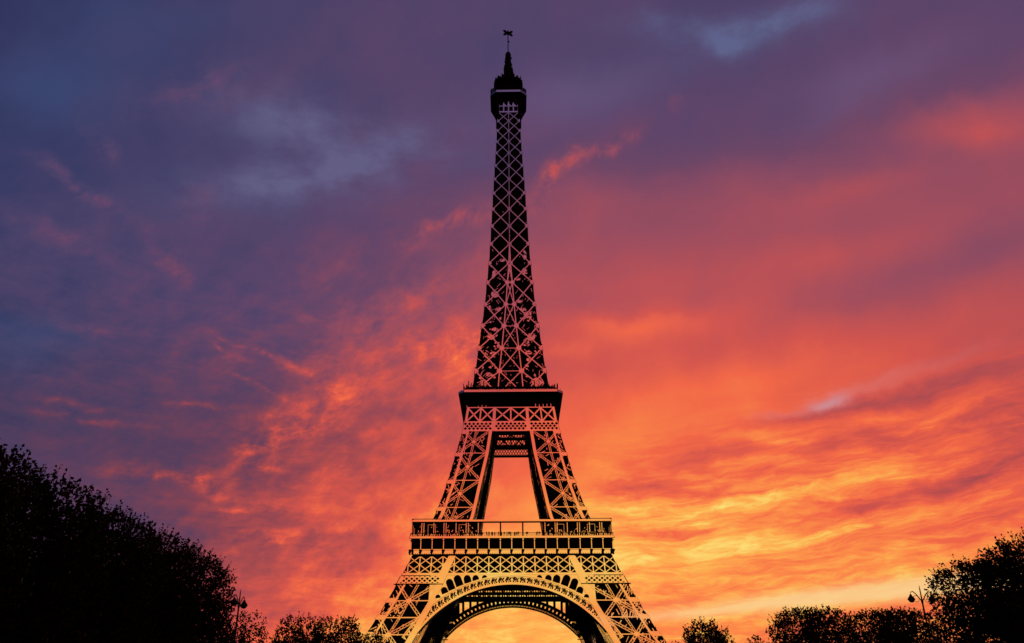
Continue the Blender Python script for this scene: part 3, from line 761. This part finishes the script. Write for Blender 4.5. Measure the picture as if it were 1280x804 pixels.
an.build('antenna_cluster', [LIT, DARK], CB)
ms = MB()
ms.lathe([(4.6, 285.5), (4.2, 288), (3.3, 290.5), (2.3, 293), (1.95, 296), (1.6, 299.5), (1.42, 303), (1.42, 306.2), (1.0, 307.2), (.3, 307.7)], n=12, m=1)
for i in range(60):
    z = R.uniform(288, 304); r = interp([(288, 4.0), (293, 2.4), (299, 1.6), (306, 1.45)], z); t = R.uniform(0, 6.28)
    ms.box(r * cos(t) - .35, r * cos(t) + .35, r * sin(t) - .35, r * sin(t) + .35, z, z + R.uniform(.4, 1.1), 1)
MS = ms.build('campanile', [LIT, DARK], TW)
po = MB(); po.tube([(0, 0, 307), (0, 0, 320.5)], .26, 6, 1); po.box(.1, .75, -.2, .2, 314.4, 315.1, 1)
po.build('antenna_mast', [LIT, DARK], MS)
fl = MB()
for t in (.2, pi + .2):
    for sg in (-1, 1):
        fl.tube([(0, 0, 320.4), (1.0 * cos(t), 1.0 * sin(t), 320.5 + sg * .5), (1.8 * cos(t), 1.8 * sin(t), 320.5 + sg * 1.1), (2.4 * cos(t), 2.4 * sin(t), 320.6 + sg * 1.5)], [.5, .6, .62, .3], 6, 1)
for t in (pi / 2, -pi / 2): fl.tube([(0, 0, 320.4), (0, 1.8 * sin(t), 320.6)], [.5, .3], 6, 1)
fl.lathe([(.1, 319.4), (.45, 319.8), (.6, 320.5), (.4, 321.2), (.1, 321.5)], n=8, m=1)
fl.build('aerial', [LIT, DARK], MS)

for j in range(4):
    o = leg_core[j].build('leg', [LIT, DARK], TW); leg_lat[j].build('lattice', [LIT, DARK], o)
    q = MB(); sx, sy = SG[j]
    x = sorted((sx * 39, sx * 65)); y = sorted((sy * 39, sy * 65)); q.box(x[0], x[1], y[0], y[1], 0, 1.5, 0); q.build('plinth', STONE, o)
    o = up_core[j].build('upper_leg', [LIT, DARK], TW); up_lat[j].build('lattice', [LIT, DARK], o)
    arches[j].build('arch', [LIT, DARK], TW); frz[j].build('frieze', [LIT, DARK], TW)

# ------------------------------------------------------------------ trees
def leaf(B, p, d, n, l, w):
    """one folded leaf: p base, d direction, n side direction"""
    t = p + d * l; m = p + d * (l * .45); up = d.cross(n) * (l * .10)
    B.add([p, m + n * w - up, t, m - n * w - up], [(0, 1, 2, 3)], 0)
def rdir(r):
    z = r.uniform(-1, 1); a = r.uniform(0, 2 * pi); q = sqrt(1 - z * z); return Vector((q * cos(a), q * sin(a), z))
def make_crown(r, w, dep, z0, z1, n_in, n_shoot, ls, shape, rag=1.0, hole=0.0):
    """leaves on shoots and in clumps; shape 'clipped' = box with rounded shoulders, 'round' = uneven lobes"""
    B = MB(); twig = MB(); c = Vector((0, 0, (z0 + z1) / 2)); hz = (z1 - z0) / 2
    lobes = [(rdir(r), r.uniform(.7, 1.15)) for _ in range(14)]
    def surf(d):
        if shape == 'clipped':
            q = ((abs(d.x) * 2 / w) ** 4.5 + (abs(d.y) * 2 / dep) ** 4.5 + (abs(d.z) / hz) ** 4.5) ** (-1 / 4.5)
        else:
            q = ((abs(d.x) * 2 / w) ** 2.2 + (abs(d.y) * 2 / dep) ** 2.2 + (abs(d.z) / hz) ** 2.2) ** (-1 / 2.2)
            q *= .72 + .30 * max(max(0, d.dot(l) - .55) / .45 * a for l, a in lobes)
        return q
    clumps = []
    for _ in range(int(n_in / 14)):
        d = rdir(r); q = surf(d) * (r.random() ** .38) * .97; p = c + d * q
        clumps.append(p)
        if r.random() < hole: continue
        for _ in range(14):
            o = rdir(r) * (r.random() ** .5) * .55 * (1 if ls < .3 else 1.5); dd = rdir(r); n = dd.cross(rdir(r)).normalized()
            l = ls * r.uniform(.7, 1.35); leaf(B, p + o, dd, n, l, l * .42)
    for _ in range(n_shoot):
        d = rdir(r)
        if d.z < -.55: d.z = -d.z
        p = c + d * surf(d) * r.uniform(.86, .97)
        g = (d * .8 + Vector((0, 0, .9)) + rdir(r) * .45).normalized(); ln = r.uniform(.35, 1.15) * rag * (r.random() ** .4)
        twig.tube([p, p + g * ln], [.018 * rag, .006], 3, 0, False)
        m = max(3, int(ln / (ls * .55)))
        for i in range(m):
            q = p + g * ln * (i + .5) / m
            dd = (rdir(r) + g * .6).normalized(); n = dd.cross(rdir(r)).normalized(); l = ls * r.uniform(.6, 1.15); leaf(B, q, dd, n, l, l * .40)
    return B, twig
def make_trunk(r, z0, z1, w, rad, twig):
    B = MB(); top = z0 + (z1 - z0) * .55
    B.tube([(0, 0, -.1), (0, 0, .25), (.04, .02, 1.5), (-.05, .05, z0 * .8), (.08, 0, top), (.1, .1, z1 - .8)], [rad * 1.5, rad * 1.1, rad, rad * .85, rad * .5, .04], 10)
    for i in range(9):
        a = i * 2.4 + r.uniform(-.3, .3); h = z0 * .75 + (top - z0 * .6) * r.random(); l = w * r.uniform(.3, .46)
        B.tube([(0, 0, h), (cos(a) * l * .45, sin(a) * l * .45, h + l * .6), (cos(a) * l, sin(a) * l, h + l * 1.1)], [rad * .45, rad * .28, .03], 6)
    o = len(B.v); B.v += twig.v; B.f += [[o + i for i in f] for f in twig.f]; B.m += [0] * len(twig.f)
    return B
def tree(loc, w, dep, z0, z1, n_in, n_sh, ls, shape, label, group=None, seed=1, rag=1.0, rad=.28, hole=0.0):
    r = random.Random(seed); root = tag(empty('plane_tree' if shape == 'clipped' else 'park_tree', loc), label, 'tree', group)
    B, tw = make_crown(r, w, dep, z0, z1, n_in, n_sh, ls, shape, rag, hole)
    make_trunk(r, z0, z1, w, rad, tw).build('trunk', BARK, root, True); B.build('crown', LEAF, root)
    return root
def copy_tree(o, loc, rz, label):
    c = o.copy(); COL.objects.link(c); c.location = loc; c.rotation_euler.z = rz; c['label'] = label
    for ch in list(o.children):
        d = ch.copy(); COL.objects.link(d); d.parent = c
    return c
Y0 = EYE.y
GL = 'clipped plane trees lining the left of the lawn'
NEAR = ['clipped plane tree at the left edge of the photo, tallest of the dark left row',
        'clipped plane tree second from the left edge in the dark left row',
        'clipped plane tree third from the left edge in the dark left row',
        'clipped plane tree fourth from the left edge in the dark left row',
        'clipped plane tree last but one at the low end of the dark left row',
        'clipped plane tree ending the dark left row beside the street lamp']
fw = [29, 37, 45, 52.8, 60.2, 67.2]
protos = []
for i, f in enumerate(fw):
    loc = (-25.9, Y0 + f, 0)
    if i in (0, 2, 5):
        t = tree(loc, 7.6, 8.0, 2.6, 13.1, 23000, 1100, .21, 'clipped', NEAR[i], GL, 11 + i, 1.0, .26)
        protos.append(t)
    else:
        copy_tree(protos[-1], loc, pi if i != 4 else 0, NEAR[i])
# farther left, past the lamp
for (x, f, w, z0, z1, n, sh, lab, sd, ho) in (
        (-30.6, 101, 4.4, 2.4, 12.3, 2600, 240, 'thin leafy tree right behind the street lamp at the end of the left row', 31, .12),
        (-27.9, 104, 3.2, 2.2, 9.6, 1300, 130, 'small low tree in the gap right of the left street lamp', 32, .25),
        (-25.2, 105, 5.4, 2.6, 12.1, 4600, 380, 'flat topped tree with sky gaps, first right of the gap beside the left lamp', 33, .1),
        (-20.9, 106, 5.4, 2.6, 12.0, 4800, 380, 'flat topped dense tree in the middle of the low clump left of the tower', 34, .05),
        (-17.4, 108, 3.6, 2.4, 10.4, 2400, 220, 'shorter tree sloping down towards the tower from the low clump on its left', 35, .1),
        (-14.6, 112, 3.4, 2.2, 8.7, 1800, 170, 'lowest bushy tree in front of the left foot of the tower', 36, .1)):
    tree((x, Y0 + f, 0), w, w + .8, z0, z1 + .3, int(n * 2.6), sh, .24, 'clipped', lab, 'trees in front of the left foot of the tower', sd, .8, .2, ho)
# right side
GR = 'clipped plane trees lining the right of the lawn'
for i, (x, f, lab) in enumerate(((37.2, 67.2, 'tall dark plane tree overlapping the right street lamp'), (37.2, 59.6, 'tallest dark plane tree at the right edge of the photo'))):
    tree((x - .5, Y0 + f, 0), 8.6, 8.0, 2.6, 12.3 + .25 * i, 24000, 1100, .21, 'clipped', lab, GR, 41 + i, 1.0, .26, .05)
for (x, f, w, z1, n, sh, lab, sd, ho) in (
        (33.6, 101, 9.4, 12.2, 9500, 560, 'broad flat topped tree standing alone right of the tower, left of the lamp', 51, .04),
        (43.2, 102, 10.8, 12.1, 13500, 600, 'flat topped tree with many sky gaps in front of which the right lamp stands', 52, .1)):
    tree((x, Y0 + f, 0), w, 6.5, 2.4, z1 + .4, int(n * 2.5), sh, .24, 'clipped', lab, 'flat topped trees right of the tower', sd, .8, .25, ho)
for (x, f, w, z0, z1, n, sh, lab, sd) in (
        (36.4, 170, 10.8, 4, 18.4, 5200, 260, 'round uneven tree standing free just right of the tower', 61),
        (46.0, 172, 6.6, 4, 15.4, 2400, 160, 'low round treetop between the free standing tree and the flat topped trees', 62),
        (30.6, 172, 5.6, 4, 14.3, 2000, 140, 'low treetop touching the right foot of the tower', 63)):
    tree((x, Y0 + f, 0), w, w, z0, z1, int(n * 1.6), sh, .42, 'round', lab, 'round trees behind the lawn', sd, 1.3, .3)

# ------------------------------------------------------------------ street lamps
def street_lamp(loc, H, rz, label):
    root = tag(empty('street_lamp', loc, rz), label, 'street lamp', 'two armed street lamps')
    p = MB(); p.lathe([(.24, 0), (.24, .25), (.17, .35), (.17, 1.1), (.11, 1.3), (.085, 2.5), (.075, H - 1.6), (.11, H - 1.55), (.11, H - 1.4), (.065, H - 1.35), (.05, H - .35), (.02, H)], n=12)
    p.build('pole', LAMP_IRON, root, True)
    for s in (-1, 1):
        a = MB()
        pts = [(0, 0, H - 1.45), (s * .22, 0, H - 1.2), (s * .5, 0, H - .78), (s * .78, 0, H - .55), (s * 1.0, 0, H - .62), (s * 1.05, 0, H - .85)]
        a.tube(pts, [.055, .05, .045, .045, .04, .035], 6)
        a.tube([(s * (.55 + .3 * cos(t * pi / 5)), 0, H - 1.22 + .3 * sin(t * pi / 5)) for t in range(11)], .025, 5)
        a.build('arm', LAMP_IRON, root, True)
        l = MB(); l.lathe([(.03, .15), (.1, .12), (.12, 0), (.24, -.14), (.34, -.30), (.34, -.37), (.30, -.39)], (s * 1.05, 0, H - .95), 14)
        ln = l.build('lantern', LAMP_IRON, root, True)
        b = MB(); b.lathe([(.29, -.37), (.26, -.48), (.17, -.58), (.04, -.62)], (s * 1.05, 0, H - .95), 14); b.build('bowl', LAMP_GLASS, ln, True)
def lamp_at(px, py, f, rz, label):
    a, e = az_el(px, py); x = f * tan(radians(a)); z = 1.7 + hypot(x, f) * tan(radians(e))
    street_lamp((x, Y0 + f, 0), z, rz, label)
lamp_at(301, 737, 80, radians(82), 'two armed iron street lamp half hidden at the end of the left tree row')
lamp_at(1148.7, 732, 84, radians(8), 'two armed iron street lamp with hanging bowls beside the tall trees on the right')

# ------------------------------------------------------------------ visitors on the first platform
def person_mesh(pose):
    J = {'hip': (0, 0, .95), 'chest': (0, .01, 1.32), 'neck': (0, .01, 1.48), 'head': (0, -.02, 1.60), 'top': (0, -.01, 1.73)}
    lean = pose.get('lean', 0); e = []
    for s, n in ((-1, 'l'), (1, 'r')):
        st = pose.get('step', .08) * s
        J['sh' + n] = (.19 * s, .01, 1.40); J['el' + n] = pose.get('el' + n, (.27 * s, .02, 1.13)); J['ha' + n] = pose.get('ha' + n, (.27 * s, -.06, .88))
        J['th' + n] = (.10 * s, 0, .90); J['kn' + n] = (.11 * s, st * .5 - .02, .50); J['an' + n] = (.11 * s, st, .09); J['to' + n] = (.12 * s, st - .16, .04)
        e += [('chest', 'sh' + n), ('sh' + n, 'el' + n), ('el' + n, 'ha' + n), ('hip', 'th' + n), ('th' + n, 'kn' + n), ('kn' + n, 'an' + n), ('an' + n, 'to' + n)]
    e += [('hip', 'chest'), ('chest', 'neck'), ('neck', 'head'), ('head', 'top')]
    ks = list(J); rad = {'hip': .15, 'chest': .16, 'neck': .06, 'head': .095, 'top': .06, 'sh': .075, 'el': .05, 'ha': .04, 'th': .095, 'kn': .065, 'an': .05, 'to': .04}
    me = bpy.data.meshes.new('person')
    me.from_pydata([(x, y - lean * max(0, z - .95), z) for x, y, z in J.values()], [(ks.index(a), ks.index(b)) for a, b in e], [])
    o = bpy.data.objects.new('person', me); COL.objects.link(o)
    md = o.modifiers.new('skin', 'SKIN'); sv = me.skin_vertices[0].data
    for i, kx in enumerate(ks):
        q = rad.get(kx, rad.get(kx[:2], .06)); sv[i].radius = (q, q * .8)
    sv[0].use_root = True
    o.modifiers.new('sub', 'SUBSURF').levels = 1
    dg = bpy.context.evaluated_depsgraph_get(); m2 = bpy.data.meshes.new_from_object(o.evaluated_get(dg))
    bpy.data.objects.remove(o); m2.materials.clear(); m2.materials.append(CLOTH)
    for p in m2.polygons: p.use_smooth = True
    m2.name = 'person'; return m2
PM = [person_mesh({}), person_mesh({'lean': .12, 'elr': (.30, -.10, 1.16), 'har': (.20, -.36, 1.12), 'ell': (-.30, -.10, 1.16), 'hal': (-.20, -.36, 1.12)}),
      person_mesh({'step': .22, 'elr': (.30, -.05, 1.15), 'har': (.12, -.25, 1.42)})]
RP = random.Random(5)
for i in range(34):
    o = bpy.data.objects.new('person', PM[i % 3]); COL.objects.link(o)
    u = RP.uniform(-10.8, 2.0) if i < 24 else RP.uniform(2, 11)
    o.location = (u, -34.75 + (i % 2) * .55, 57.9); o.rotation_euler.z = RP.uniform(-.7, .7) + (pi if i % 5 == 0 else 0); o.scale = (1, 1, 1) if i % 4 else (.93, .93, .93)
    tag(o, 'visitor in dark clothes standing at the open middle of the first platform', 'person', 'visitors on the first platform')
